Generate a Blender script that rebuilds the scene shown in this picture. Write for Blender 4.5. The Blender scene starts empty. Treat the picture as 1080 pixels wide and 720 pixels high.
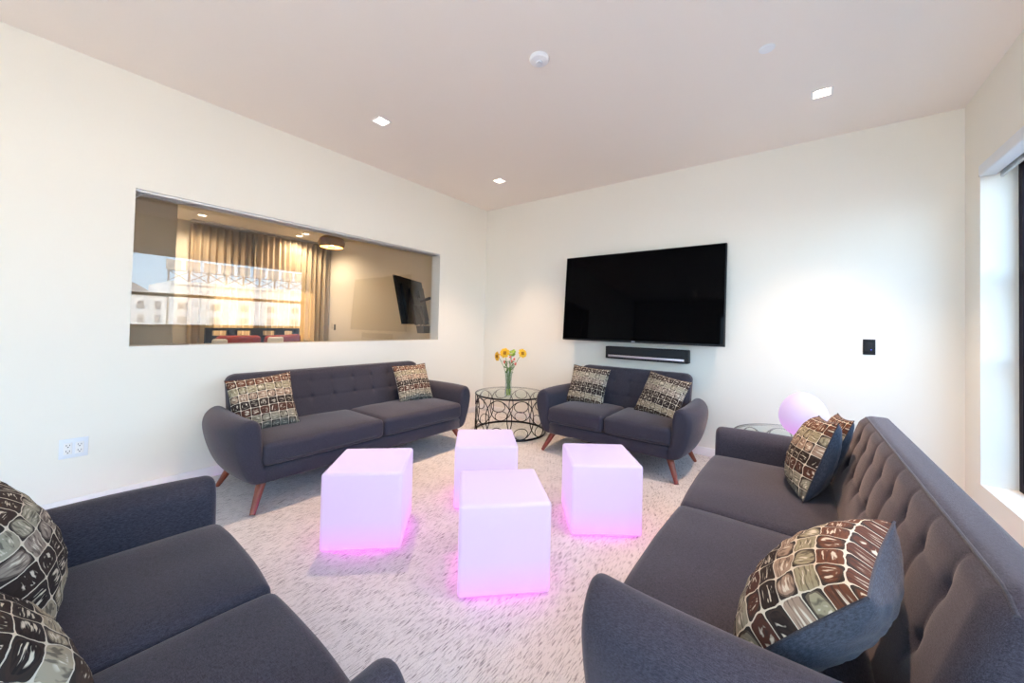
import bpy, bmesh, math, random
from mathutils import Vector, Matrix
random.seed(7)
PI = math.pi
scn = bpy.context.scene
COL = scn.collection
H = 2.74                      # ceiling height
RX = 4.35                     # right wall plane

# ------------------------------------------------------------------ helpers
def link(o, parent=None):
    COL.objects.link(o)
    if parent is not None:
        o.parent = parent
    return o

def mesh_obj(name, verts, faces, mat, parent=None, smooth=True, mats=None, fmat=None, uvs=None):
    me = bpy.data.meshes.new(name)
    me.from_pydata([tuple(v) for v in verts], [], faces)
    for m in (mats or [mat]):
        me.materials.append(m)
    if fmat:
        for p, k in zip(me.polygons, fmat):
            p.material_index = k
    if uvs:
        uvl = me.uv_layers.new(name='UVMap')
        for l in me.loops:
            uvl.data[l.index].uv = uvs[l.vertex_index]
    me.polygons.foreach_set('use_smooth', [smooth] * len(me.polygons))
    me.update()
    return link(bpy.data.objects.new(name, me), parent)

def thing(name, label, cat, loc=(0, 0, 0), rz=0.0, group=None):
    o = bpy.data.objects.new(name, None)
    o.empty_display_size = 0.1
    o.location = loc
    o.rotation_euler = (0, 0, rz)
    o['label'] = label; o['category'] = cat
    if group: o['group'] = group
    return link(o)

def tag(o, label, cat, group=None):
    o['label'] = label; o['category'] = cat
    if group: o['group'] = group
    return o

def struct(o):
    o['kind'] = 'structure'
    return o

class MB:
    """collects shapes into one mesh"""
    def __init__(self):
        self.v = []; self.f = []; self.fm = []
    def add(self, verts, faces, k=0):
        n = len(self.v)
        self.v += [tuple(v) for v in verts]
        self.f += [tuple(i + n for i in f) for f in faces]
        self.fm += [k] * len(faces)
        return self
    def box(self, x0, x1, y0, y1, z0, z1, k=0):
        v = [(x0,y0,z0),(x1,y0,z0),(x1,y1,z0),(x0,y1,z0),(x0,y0,z1),(x1,y0,z1),(x1,y1,z1),(x0,y1,z1)]
        f = [(0,3,2,1),(4,5,6,7),(0,1,5,4),(1,2,6,5),(2,3,7,6),(3,0,4,7)]
        return self.add(v, f, k)
    def bbox(self, x0, x1, y0, y1, z0, z1, b=0.004, k=0):
        v, f = rbox((x0+x1)/2, (y0+y1)/2, (z0+z1)/2, x1-x0, y1-y0, z1-z0, b, 1, 1, 1, 2)
        return self.add(v, f, k)
    def tube(self, pts, r, n=8, k=0, closed=False, caps=True):
        pts = [Vector(p) for p in pts]
        rs = r if isinstance(r, (list, tuple)) else [r] * len(pts)
        N = len(pts); base = len(self.v); ref = None
        for i, p in enumerate(pts):
            if closed: t = pts[(i+1) % N] - pts[i-1]
            else: t = pts[min(i+1, N-1)] - pts[max(i-1, 0)]
            t.normalize()
            if ref is None:
                ref = Vector((0, 0, 1)) if abs(t.z) < 0.9 else Vector((1, 0, 0))
            a = (ref - t * ref.dot(t)).normalized(); ref = a; b = t.cross(a)
            for j in range(n):
                an = 2 * PI * j / n
                self.v.append(tuple(p + (a * math.cos(an) + b * math.sin(an)) * rs[i]))
        M = N if closed else N - 1
        for i in range(M):
            for j in range(n):
                q = (i + 1) % N
                self.f.append((base+i*n+j, base+i*n+(j+1)%n, base+q*n+(j+1)%n, base+q*n+j)); self.fm.append(k)
        if not closed and caps:
            self.f.append(tuple(base + j for j in reversed(range(n)))); self.fm.append(k)
            self.f.append(tuple(base + (N-1)*n + j for j in range(n))); self.fm.append(k)
        return self
    def lathe(self, prof, c=(0, 0, 0), n=32, k=0):
        base = len(self.v)
        for r, z in prof:
            for j in range(n):
                a = 2 * PI * j / n
                self.v.append((c[0] + r*math.cos(a), c[1] + r*math.sin(a), c[2] + z))
        for i in range(len(prof) - 1):
            for j in range(n):
                self.f.append((base+i*n+j, base+i*n+(j+1)%n, base+(i+1)*n+(j+1)%n, base+(i+1)*n+j)); self.fm.append(k)
        self.f.append(tuple(base + j for j in reversed(range(n)))); self.fm.append(k)
        self.f.append(tuple(base + (len(prof)-1)*n + j for j in range(n))); self.fm.append(k)
        return self
    def build(self, name, mat, parent=None, smooth=True, mats=None):
        o = mesh_obj(name, self.v, self.f, mat, parent, smooth, mats, self.fm if mats else None)
        if smooth:
            o.data.set_sharp_from_angle(angle=math.radians(38))
        return o

def grid_coords(L, r, n, k):
    """positions along one axis: rounded ends sampled k times, n inner spans"""
    h = L / 2; out = []
    for i in range(k):
        a = (PI / 2) * i / k
        out.append(-h + r * (1 - math.sin(a)) if False else -h + r * (1 - math.cos(PI/2 * i / k)) * 1.0)
    for i in range(n + 1):
        out.append(-h + r + (L - 2*r) * i / n)
    for i in range(k):
        out.append(h - r * (1 - math.cos(PI/2 * (k-1-i) / k)))
    return out

def rbox(cx, cy, cz, sx, sy, sz, r, nx=1, ny=1, nz=1, k=3, warp=None):
    """rounded box, grid on every face; warp(x,y,z local, nrm) -> new local"""
    X = grid_coords(sx, r, nx, k); Y = grid_coords(sy, r, ny, k); Z = grid_coords(sz, r, nz, k)
    idx = {}; V = []; F = []
    def vid(i, j, l):
        key = (i, j, l)
        if key not in idx:
            p = Vector((X[i], Y[j], Z[l]))
            q = Vector((max(-sx/2+r, min(sx/2-r, p.x)), max(-sy/2+r, min(sy/2-r, p.y)), max(-sz/2+r, min(sz/2-r, p.z))))
            d = p - q
            nn = d.normalized() if d.length > 1e-9 else Vector((0, 0, 0))
            p = q + nn * r
            if warp: p = Vector(warp(p, nn))
            idx[key] = len(V); V.append((p.x+cx, p.y+cy, p.z+cz))
        return idx[key]
    a, b, c = len(X)-1, len(Y)-1, len(Z)-1
    for i in range(a):
        for j in range(b):
            F.append((vid(i,j,0), vid(i,j+1,0), vid(i+1,j+1,0), vid(i+1,j,0)))
            F.append((vid(i,j,c), vid(i+1,j,c), vid(i+1,j+1,c), vid(i,j+1,c)))
    for i in range(a):
        for l in range(c):
            F.append((vid(i,0,l), vid(i+1,0,l), vid(i+1,0,l+1), vid(i,0,l+1)))
            F.append((vid(i,b,l), vid(i,b,l+1), vid(i+1,b,l+1), vid(i+1,b,l)))
    for j in range(b):
        for l in range(c):
            F.append((vid(0,j,l), vid(0,j,l+1), vid(0,j+1,l+1), vid(0,j+1,l)))
            F.append((vid(a,j,l), vid(a,j+1,l), vid(a,j+1,l+1), vid(a,j,l+1)))
    return V, F

def slab(name, x, y, z, holes, mat):
    """box x,y,z = (lo,hi) minus box-shaped holes; only outer faces"""
    def cuts(lo, hi, ax):
        s = {lo, hi}
        for h in holes:
            for q in h[ax]:
                if lo < q < hi: s.add(q)
        return sorted(s)
    C = [cuts(*x, 0), cuts(*y, 1), cuts(*z, 2)]
    n = [len(c) - 1 for c in C]
    def filled(i, j, k):
        if not (0 <= i < n[0] and 0 <= j < n[1] and 0 <= k < n[2]): return False
        m = [(C[a][q] + C[a][q+1]) / 2 for a, q in enumerate((i, j, k))]
        return not any(all(h[a][0] < m[a] < h[a][1] for a in range(3)) for h in holes)
    idx = {}; V = []; F = []
    def vid(i, j, k):
        if (i, j, k) not in idx:
            idx[(i, j, k)] = len(V); V.append((C[0][i], C[1][j], C[2][k]))
        return idx[(i, j, k)]
    for i in range(n[0]):
        for j in range(n[1]):
            for k in range(n[2]):
                if not filled(i, j, k): continue
                if not filled(i-1,j,k): F.append((vid(i,j,k), vid(i,j,k+1), vid(i,j+1,k+1), vid(i,j+1,k)))
                if not filled(i+1,j,k): F.append((vid(i+1,j,k), vid(i+1,j+1,k), vid(i+1,j+1,k+1), vid(i+1,j,k+1)))
                if not filled(i,j-1,k): F.append((vid(i,j,k), vid(i+1,j,k), vid(i+1,j,k+1), vid(i,j,k+1)))
                if not filled(i,j+1,k): F.append((vid(i,j+1,k), vid(i,j+1,k+1), vid(i+1,j+1,k+1), vid(i+1,j+1,k)))
                if not filled(i,j,k-1): F.append((vid(i,j,k), vid(i,j+1,k), vid(i+1,j+1,k), vid(i+1,j,k)))
                if not filled(i,j,k+1): F.append((vid(i,j,k+1), vid(i+1,j,k+1), vid(i+1,j+1,k+1), vid(i,j+1,k+1)))
    return struct(mesh_obj(name, V, F, mat, None, False))

def copy_tree(o, parent=None):
    c = o.copy(); COL.objects.link(c)
    if parent is not None: c.parent = parent
    for ch in list(o.children):
        copy_tree(ch, c)
    return c

# ------------------------------------------------------------------ materials
def newmat(name):
    m = bpy.data.materials.new(name); m.use_nodes = True
    nt = m.node_tree; nt.nodes.clear()
    out = nt.nodes.new('ShaderNodeOutputMaterial')
    return m, nt, out

def N(nt, t, **kw):
    n = nt.nodes.new(t)
    for k, v in kw.items():
        if k in n.inputs.keys() if isinstance(k, str) else False: n.inputs[k].default_value = v
        else: setattr(n, k, v)
    return n

def math_(nt, op, a, b=None, c=None):
    n = nt.nodes.new('ShaderNodeMath'); n.operation = op
    for i, q in enumerate((a, b, c)):
        if q is None: continue
        if isinstance(q, (int, float)): n.inputs[i].default_value = q
        else: nt.links.new(q, n.inputs[i])
    return n.outputs[0]

def mixc(nt, fac, a, b, blend='MIX'):
    n = nt.nodes.new('ShaderNodeMix'); n.data_type = 'RGBA'; n.blend_type = blend
    for i, q in ((0, fac), (6, a), (7, b)):
        if isinstance(q, (int, float)): n.inputs[i].default_value = q
        elif isinstance(q, tuple): n.inputs[i].default_value = (*q[:3], 1)
        else: nt.links.new(q, n.inputs[i])
    return n.outputs[2]

def princ(name, col, rough=0.5, metal=0.0, spec=0.5, emis=None, estr=0.0, noise=None, bump=None, sheen=0.0, coat=0.0, trans=0.0):
    """principled with a little procedural colour noise and bump"""
    m, nt, out = newmat(name)
    b = nt.nodes.new('ShaderNodeBsdfPrincipled')
    b.inputs['Base Color'].default_value = (*col, 1)
    b.inputs['Roughness'].default_value = rough
    b.inputs['Metallic'].default_value = metal
    b.inputs['Specular IOR Level'].default_value = spec
    b.inputs['Sheen Weight'].default_value = sheen
    b.inputs['Coat Weight'].default_value = coat
    b.inputs['Transmission Weight'].default_value = trans
    if emis:
        b.inputs['Emission Color'].default_value = (*emis, 1)
        b.inputs['Emission Strength'].default_value = estr
    tc = nt.nodes.new('ShaderNodeTexCoord')
    if noise:
        sc, amt = noise
        nz = nt.nodes.new('ShaderNodeTexNoise'); nz.inputs['Scale'].default_value = sc
        nz.inputs['Detail'].default_value = 4
        nt.links.new(tc.outputs['Object'], nz.inputs['Vector'])
        lo = tuple(c * (1 - amt) for c in col); hi = tuple(min(1, c * (1 + amt)) for c in col)
        nt.links.new(mixc(nt, nz.outputs['Fac'], lo, hi), b.inputs['Base Color'])
    if bump:
        sc, st, dist = bump
        nz = nt.nodes.new('ShaderNodeTexNoise'); nz.inputs['Scale'].default_value = sc
        nz.inputs['Detail'].default_value = 3
        nt.links.new(tc.outputs['Object'], nz.inputs['Vector'])
        bp = nt.nodes.new('ShaderNodeBump'); bp.inputs['Strength'].default_value = st
        bp.inputs['Distance'].default_value = dist
        nt.links.new(nz.outputs['Fac'], bp.inputs['Height'])
        nt.links.new(bp.outputs['Normal'], b.inputs['Normal'])
    nt.links.new(b.outputs[0], out.inputs[0])
    return m

M = {}
M['wall'] = princ('wall_paint', (0.865, 0.825, 0.735), 0.75, noise=(1.5, 0.012), bump=(220, 0.08, 0.002))
M['ceiling'] = princ('ceiling_paint', (0.92, 0.825, 0.745), 0.85, noise=(1.2, 0.012), bump=(180, 0.08, 0.002))
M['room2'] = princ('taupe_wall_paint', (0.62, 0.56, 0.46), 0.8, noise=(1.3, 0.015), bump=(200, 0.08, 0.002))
M['trim'] = princ('white_trim_paint', (0.86, 0.84, 0.81), 0.45, noise=(8, 0.01))
M['wood'] = princ('cherry_wood', (0.20, 0.042, 0.016), 0.28, noise=(25, 0.35), coat=0.4)
M['black_metal'] = princ('black_metal', (0.012, 0.012, 0.014), 0.35, metal=0.6, noise=(30, 0.2))
M['frame_black'] = princ('black_window_frame', (0.010, 0.006, 0.010), 0.6, spec=0.15, noise=(12, 0.2))
M['black_plastic'] = princ('black_plastic', (0.006, 0.006, 0.007), 0.5, spec=0.3, noise=(40, 0.2))
M['screen'] = princ('television_screen', (0.001, 0.001, 0.0013), 0.04, spec=0.05, noise=(3, 0.1))
M['grille'] = princ('speaker_cloth', (0.012, 0.014, 0.016), 0.8, bump=(900, 0.5, 0.002))
M['silver'] = princ('silver_metal', (0.55, 0.52, 0.55), 0.35, metal=0.8, noise=(20, 0.05))
M['alu'] = princ('aluminium', (0.62, 0.62, 0.64), 0.38, metal=0.7, noise=(20, 0.05))
M['white_plastic'] = princ('white_plastic', (0.80, 0.82, 0.86), 0.35, noise=(20, 0.01))
M['grey_white'] = princ('detector_plastic', (0.90, 0.89, 0.90), 0.5, noise=(20, 0.01))
M['slot'] = princ('dark_slot', (0.05, 0.045, 0.045), 0.6, noise=(20, 0.1))
M['brass'] = princ('brushed_brass', (0.38, 0.22, 0.08), 0.38, metal=0.75, noise=(30, 0.1))
M['brass_in'] = princ('glowing_gold_inside', (0.85, 0.50, 0.14), 0.4, metal=0.3, noise=(30, 0.1), emis=(1.0, 0.55, 0.16), estr=2.2)  # bulb's glow on the lining is put in as emission
M['red'] = princ('red_cushion_cloth', (0.30, 0.028, 0.014), 0.8, noise=(30, 0.25), bump=(400, 0.3, 0.003))
M['linen'] = princ('white_linen', (0.75, 0.70, 0.62), 0.9, noise=(20, 0.06), bump=(60, 0.3, 0.01))
M['headboard'] = princ('dark_stained_wood', (0.012, 0.012, 0.016), 0.4, noise=(20, 0.3))
M['stem'] = princ('green_stem', (0.13, 0.26, 0.05), 0.5, noise=(60, 0.3))
M['leaf'] = princ('green_leaf', (0.07, 0.17, 0.03), 0.5, noise=(60, 0.3))
M['petal'] = princ('yellow_petal', (0.90, 0.52, 0.02), 0.6, noise=(80, 0.12))
M['disc'] = princ('flower_disc', (0.42, 0.18, 0.01), 0.9, noise=(300, 0.4), bump=(600, 0.6, 0.003))
M['coral'] = princ('coral_petal', (0.80, 0.16, 0.12), 0.6, noise=(80, 0.2))
M['lime'] = princ('lime_bloom', (0.38, 0.50, 0.08), 0.6, noise=(80, 0.2))
M['spot_on'] = princ('lit_lamp', (0.9, 0.8, 0.7), 0.5, emis=(1.0, 0.86, 0.70), estr=26.0)
M['spot_can'] = princ('lamp_recess_white', (0.92, 0.88, 0.84), 0.5, noise=(20, 0.01))
M['navy'] = None
M['building'] = princ('white_facade', (0.80, 0.78, 0.75), 0.9, noise=(0.6, 0.03))
M['building2'] = princ('grey_facade', (0.30, 0.29, 0.28), 0.9, noise=(0.6, 0.05))
M['bwin'] = princ('facade_window_glass', (0.28, 0.27, 0.27), 0.2, noise=(1, 0.1))
M['steel'] = princ('sign_steel', (0.16, 0.15, 0.16), 0.6, noise=(2, 0.1))
M['asphalt'] = princ('street_asphalt', (0.14, 0.14, 0.15), 0.9, noise=(0.5, 0.1))
M['hill'] = princ('hill_scrub', (0.22, 0.22, 0.24), 0.95, noise=(0.1, 0.2))

def glass_mat(name, tint, gain=1.0, rough=0.0):
    m, nt, out = newmat(name)
    tr = nt.nodes.new('ShaderNodeBsdfTransparent'); tr.inputs[0].default_value = (*tint, 1)
    gl = nt.nodes.new('ShaderNodeBsdfGlossy'); gl.inputs['Roughness'].default_value = rough
    gl.inputs[0].default_value = (1, 1, 1, 1)
    fr = nt.nodes.new('ShaderNodeFresnel'); fr.inputs[0].default_value = 1.5
    geo = nt.nodes.new('ShaderNodeNewGeometry')
    # same fresnel on both faces of the pane
    ff = math_(nt, 'MULTIPLY', fr.outputs[0], gain)
    front = math_(nt, 'SUBTRACT', 1.0, geo.outputs['Backfacing'])
    fac = math_(nt, 'MULTIPLY', ff, front)
    mx = nt.nodes.new('ShaderNodeMixShader')
    nt.links.new(fac, mx.inputs[0]); nt.links.new(tr.outputs[0], mx.inputs[1]); nt.links.new(gl.outputs[0], mx.inputs[2])
    nt.links.new(mx.outputs[0], out.inputs[0])
    return m
M['pane'] = glass_mat('divider_glass', (0.94, 0.94, 0.92), 2.6)
M['winpane'] = glass_mat('window_glass', (0.97, 0.98, 0.98), 1.2)
M['tabletop'] = glass_mat('table_glass', (0.88, 0.93, 0.91), 0.8)
M['vase'] = glass_mat('vase_glass', (0.90, 0.94, 0.93), 2.2)

# upholstery
def fabric(name, c1, c2, scale=900, sheen=0.25):
    m, nt, out = newmat(name)
    b = nt.nodes.new('ShaderNodeBsdfPrincipled')
    tc = nt.nodes.new('ShaderNodeTexCoord')
    hs = []
    for st in ((1.0, 0.12, 0.5), (0.12, 1.0, 1.0)):
        mp = nt.nodes.new('ShaderNodeMapping'); mp.inputs['Scale'].default_value = st
        nz = nt.nodes.new('ShaderNodeTexNoise'); nz.inputs['Scale'].default_value = scale; nz.inputs['Detail'].default_value = 1
        nt.links.new(tc.outputs['Object'], mp.inputs[0]); nt.links.new(mp.outputs[0], nz.inputs['Vector'])
        hs.append(nz.outputs['Fac'])
    h = math_(nt, 'MULTIPLY', math_(nt, 'ADD', hs[0], hs[1]), 0.5)
    mr = nt.nodes.new('ShaderNodeMapRange'); mr.inputs[1].default_value = 0.36; mr.inputs[2].default_value = 0.64
    nt.links.new(h, mr.inputs[0])
    nt.links.new(mixc(nt, mr.outputs[0], c1, c2), b.inputs['Base Color'])
    b.inputs['Roughness'].default_value = 0.85
    b.inputs['Specular IOR Level'].default_value = 0.25
    b.inputs['Sheen Weight'].default_value = sheen
    b.inputs['Sheen Roughness'].default_value = 0.4
    b.inputs['Sheen Tint'].default_value = (1.0, 0.84, 0.80, 1)
    bp = nt.nodes.new('ShaderNodeBump'); bp.inputs['Strength'].default_value = 0.35; bp.inputs['Distance'].default_value = 0.002
    nt.links.new(h, bp.inputs['Height']); nt.links.new(bp.outputs[0], b.inputs['Normal'])
    nt.links.new(b.outputs[0], out.inputs[0])
    return m
M['sofa'] = fabric('slate_upholstery', (0.020, 0.0190, 0.027), (0.064, 0.059, 0.080))
M['piping'] = fabric('upholstery_piping', (0.028, 0.028, 0.036), (0.065, 0.064, 0.078))
M['navy'] = fabric('pillow_back_cloth', (0.030, 0.034, 0.046), (0.075, 0.086, 0.115), 700, 0.15)

# carpet
def carpet():
    m, nt, out = newmat('loop_pile_carpet')
    b = nt.nodes.new('ShaderNodeBsdfPrincipled')
    tc = nt.nodes.new('ShaderNodeTexCoord')
    mp = nt.nodes.new('ShaderNodeMapping'); mp.inputs['Scale'].default_value = (330, 22, 1)
    mp.inputs['Rotation'].default_value = (0, 0, math.radians(6))
    nz = nt.nodes.new('ShaderNodeTexNoise'); nz.inputs['Scale'].default_value = 1.0; nz.inputs['Detail'].default_value = 2
    nt.links.new(tc.outputs['Object'], mp.inputs[0]); nt.links.new(mp.outputs[0], nz.inputs['Vector'])
    fl = nt.nodes.new('ShaderNodeMapRange'); fl.inputs[1].default_value = 0.575; fl.inputs[2].default_value = 0.615
    nt.links.new(nz.outputs['Fac'], fl.inputs[0])
    big = nt.nodes.new('ShaderNodeTexNoise'); big.inputs['Scale'].default_value = 7; big.inputs['Detail'].default_value = 5
    nt.links.new(tc.outputs['Object'], big.inputs['Vector'])
    fine = nt.nodes.new('ShaderNodeTexNoise'); fine.inputs['Scale'].default_value = 260; fine.inputs['Detail'].default_value = 2
    nt.links.new(tc.outputs['Object'], fine.inputs['Vector'])
    c = mixc(nt, big.outputs['Fac'], (0.64, 0.61, 0.61), (0.80, 0.765, 0.76))
    c = mixc(nt, math_(nt, 'MULTIPLY', fine.outputs['Fac'], 0.5), c, (0.56, 0.53, 0.53))
    dens = nt.nodes.new('ShaderNodeMapRange'); dens.inputs[1].default_value = 0.3; dens.inputs[2].default_value = 0.7
    dens.inputs[3].default_value = 1.0; dens.inputs[4].default_value = 0.45
    nt.links.new(big.outputs['Fac'], dens.inputs[0])
    c = mixc(nt, math_(nt, 'MULTIPLY', fl.outputs[0], dens.outputs[0]), c, (0.16, 0.14, 0.15))
    nt.links.new(c, b.inputs['Base Color'])
    b.inputs['Roughness'].default_value = 0.95; b.inputs['Specular IOR Level'].default_value = 0.1
    hh = math_(nt, 'SUBTRACT', fine.outputs['Fac'], fl.outputs[0])
    bp = nt.nodes.new('ShaderNodeBump'); bp.inputs['Strength'].default_value = 0.6; bp.inputs['Distance'].default_value = 0.004
    nt.links.new(hh, bp.inputs['Height']); nt.links.new(bp.outputs[0], b.inputs['Normal'])
    nt.links.new(b.outputs[0], out.inputs[0])
    return m
M['carpet'] = carpet()

# pebble-print pillow cloth: rows of coloured ovals and squares on cream
def pillow_print(name, seed, cells=7.4, cols=None):
    cols = cols or [(0.15,0.145,0.12),(0.27,0.245,0.18),(0.085,0.032,0.020),(0.024,0.015,0.012),(0.33,0.23,0.165),(0.30,0.26,0.165),(0.13,0.048,0.025),(0.11,0.040,0.022)]
    m, nt, out = newmat(name)
    b = nt.nodes.new('ShaderNodeBsdfPrincipled')
    uv = nt.nodes.new('ShaderNodeUVMap')
    sp = nt.nodes.new('ShaderNodeSeparateXYZ'); nt.links.new(uv.outputs[0], sp.inputs[0])
    nzw = nt.nodes.new('ShaderNodeTexNoise'); nzw.inputs['Scale'].default_value = 9; nt.links.new(uv.outputs[0], nzw.inputs['Vector'])
    wob = math_(nt, 'MULTIPLY', math_(nt, 'SUBTRACT', nzw.outputs['Fac'], 0.5), 0.25)
    u = math_(nt, 'ADD', math_(nt, 'MULTIPLY', sp.outputs[0], cells), wob)
    v = math_(nt, 'ADD', math_(nt, 'MULTIPLY', sp.outputs[1], cells), wob)
    fu, fv = math_(nt, 'FRACT', u), math_(nt, 'FRACT', v)
    iu, iv = math_(nt, 'FLOOR', u), math_(nt, 'FLOOR', v)
    par = math_(nt, 'FLOORED_MODULO', math_(nt, 'ADD', iu, iv), 2.0)
    au = math_(nt, 'ABSOLUTE', math_(nt, 'SUBTRACT', fu, 0.5)); av = math_(nt, 'ABSOLUTE', math_(nt, 'SUBTRACT', fv, 0.5))
    # oval: |u|^2.3 + |v|^2.3 ; square: max
    ov = math_(nt, 'POWER', math_(nt, 'ADD', math_(nt, 'POWER', au, 2.3), math_(nt, 'POWER', av, 2.3)), 1/2.3)
    sq = math_(nt, 'POWER', math_(nt, 'ADD', math_(nt, 'POWER', au, 9.0), math_(nt, 'POWER', av, 9.0)), 1/9.0)
    inov = math_(nt, 'LESS_THAN', ov, 0.46); insq = math_(nt, 'LESS_THAN', sq, 0.475)
    inov2 = math_(nt, 'LESS_THAN', ov, 0.40)
    # row colour
    cr = nt.nodes.new('ShaderNodeValToRGB'); cr.color_ramp.interpolation = 'CONSTANT'
    n = len(cols); e = cr.color_ramp.elements
    while len(e) < n: e.new(0.5)
    for i in range(n):
        e[i].position = i / n; e[i].color = (*cols[i], 1)
    rowf = math_(nt, 'FRACT', math_(nt, 'DIVIDE', math_(nt, 'ADD', iv, seed + 0.5), float(n)))
    nt.links.new(rowf, cr.inputs[0])
    # brush streaks inside each shape, direction by cell
    wn = nt.nodes.new('ShaderNodeTexWhiteNoise'); wn.noise_dimensions = '2D'
    cv = nt.nodes.new('ShaderNodeCombineXYZ'); nt.links.new(iu, cv.inputs[0]); nt.links.new(iv, cv.inputs[1])
    nt.links.new(cv.outputs[0], wn.inputs['Vector'])
    hor = math_(nt, 'GREATER_THAN', wn.outputs['Value'], 0.5)
    st = nt.nodes.new('ShaderNodeCombineXYZ')
    nt.links.new(math_(nt, 'ADD', math_(nt, 'MULTIPLY', u, math_(nt, 'ADD', math_(nt, 'MULTIPLY', hor, -6.5), 8.0)), math_(nt, 'MULTIPLY', wn.outputs['Value'], 37.0)), st.inputs[0])
    nt.links.new(math_(nt, 'MULTIPLY', v, math_(nt, 'ADD', math_(nt, 'MULTIPLY', hor, 6.5), 1.5)), st.inputs[1])
    nz = nt.nodes.new('ShaderNodeTexNoise'); nz.inputs['Scale'].default_value = 1.0; nz.inputs['Detail'].default_value = 2
    nt.links.new(st.outputs[0], nz.inputs['Vector'])
    hi = nt.nodes.new('ShaderNodeMapRange'); hi.inputs[1].default_value = 0.54; hi.inputs[2].default_value = 0.60
    nt.links.new(nz.outputs['Fac'], hi.inputs[0])
    lo = nt.nodes.new('ShaderNodeMapRange'); lo.inputs[1].default_value = 0.47; lo.inputs[2].default_value = 0.38
    nt.links.new(nz.outputs['Fac'], lo.inputs[0])
    # strokes only near the middle of the shape
    mid = nt.nodes.new('ShaderNodeMapRange'); mid.inputs[1].default_value = 0.33; mid.inputs[2].default_value = 0.28
    nt.links.new(ov, mid.inputs[0])
    cream = (0.62, 0.55, 0.43)
    shape = mixc(nt, math_(nt, 'MULTIPLY', hi.outputs[0], mid.outputs[0]), cr.outputs[0], cream)
    shape = mixc(nt, math_(nt, 'MULTIPLY', lo.outputs[0], 0.65), shape, (0.04, 0.025, 0.02))
    ring = math_(nt, 'SUBTRACT', inov, inov2)
    oval_c = mixc(nt, math_(nt, 'MULTIPLY', ring, 0.7), shape, (0.05, 0.03, 0.022))
    corner = mixc(nt, math_(nt, 'GREATER_THAN', sq, 0.478), (0.035, 0.025, 0.02), cream)
    cell_a = mixc(nt, inov, corner, oval_c)
    cell_b = mixc(nt, insq, cream, shape)
    c = mixc(nt, par, cell_a, cell_b)
    c = mixc(nt, math_(nt, 'MULTIPLY', math_(nt, 'SUBTRACT', inov, 0), 0), c, cream)
    nt.links.new(c, b.inputs['Base Color'])
    b.inputs['Roughness'].default_value = 0.8; b.inputs['Specular IOR Level'].default_value = 0.2
    bp = nt.nodes.new('ShaderNodeBump'); bp.inputs['Strength'].default_value = 0.4; bp.inputs['Distance'].default_value = 0.002
    nt.links.new(nz.outputs['Fac'], bp.inputs['Height']); nt.links.new(bp.outputs[0], b.inputs['Normal'])
    nt.links.new(b.outputs[0], out.inputs[0])
    return m
M['print'] = pillow_print('pebble_print_cloth', 0)
M['print_muted'] = pillow_print('muted_pebble_print_cloth', 0, 7.4, [(0.060,0.036,0.025),(0.36,0.30,0.21),(0.022,0.014,0.012),(0.030,0.018,0.014),(0.30,0.24,0.19),(0.33,0.30,0.22),(0.045,0.026,0.020),(0.22,0.16,0.115)])

def curtain_mat():
    m, nt, out = newmat('sheer_linen_curtain')
    d = nt.nodes.new('ShaderNodeBsdfDiffuse'); t = nt.nodes.new('ShaderNodeBsdfTranslucent')
    tc = nt.nodes.new('ShaderNodeTexCoord')
    mp = nt.nodes.new('ShaderNodeMapping'); mp.inputs['Scale'].default_value = (1, 60, 4)
    nz = nt.nodes.new('ShaderNodeTexNoise'); nz.inputs['Scale'].default_value = 6
    nt.links.new(tc.outputs['Object'], mp.inputs[0]); nt.links.new(mp.outputs[0], nz.inputs['Vector'])
    c = mixc(nt, nz.outputs['Fac'], (0.60, 0.48, 0.33), (0.72, 0.60, 0.43))
    nt.links.new(c, d.inputs[0]); nt.links.new(c, t.inputs[0])
    mx = nt.nodes.new('ShaderNodeMixShader'); mx.inputs[0].default_value = 0.45
    nt.links.new(d.outputs[0], mx.inputs[1]); nt.links.new(t.outputs[0], mx.inputs[2]); nt.links.new(mx.outputs[0], out.inputs[0])
    return m
M['curtain'] = curtain_mat()

def glow_mat(name, e=(0.40, 0.245, 0.46), s=1.0, low=(0.60, 0.15, 0.62)):
    m, nt, out = newmat(name)
    b = nt.nodes.new('ShaderNodeBsdfPrincipled')
    b.inputs['Base Color'].default_value = (0.31, 0.36, 0.38, 1)
    b.inputs['Roughness'].default_value = 0.55
    b.inputs['Specular IOR Level'].default_value = 0.3
    tc = nt.nodes.new('ShaderNodeTexCoord')
    nz = nt.nodes.new('ShaderNodeTexNoise'); nz.inputs['Scale'].default_value = 2.2
    nt.links.new(tc.outputs['Object'], nz.inputs['Vector'])
    ec = mixc(nt, nz.outputs['Fac'], tuple(c*0.93 for c in e), tuple(c*1.07 for c in e))
    # the LED module sits in the foot: magenta low down, paler above
    sp = nt.nodes.new('ShaderNodeSeparateXYZ'); nt.links.new(tc.outputs['Object'], sp.inputs[0])
    gr = nt.nodes.new('ShaderNodeMapRange'); gr.inputs[1].default_value = 0.0; gr.inputs[2].default_value = 0.16
    nt.links.new(sp.outputs[2], gr.inputs[0])
    ec = mixc(nt, math_(nt, 'POWER', gr.outputs[0], 0.6), low, ec)
    nt.links.new(ec, b.inputs['Emission Color'])
    b.inputs['Emission Strength'].default_value = s
    nt.links.new(b.outputs[0], out.inputs[0])
    return m
M['glow'] = glow_mat('glowing_polyethylene')
M['led'] = princ('magenta_led', (0.5, 0.3, 0.5), 0.5, emis=(1.0, 0.06, 0.85), estr=110.0)

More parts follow.
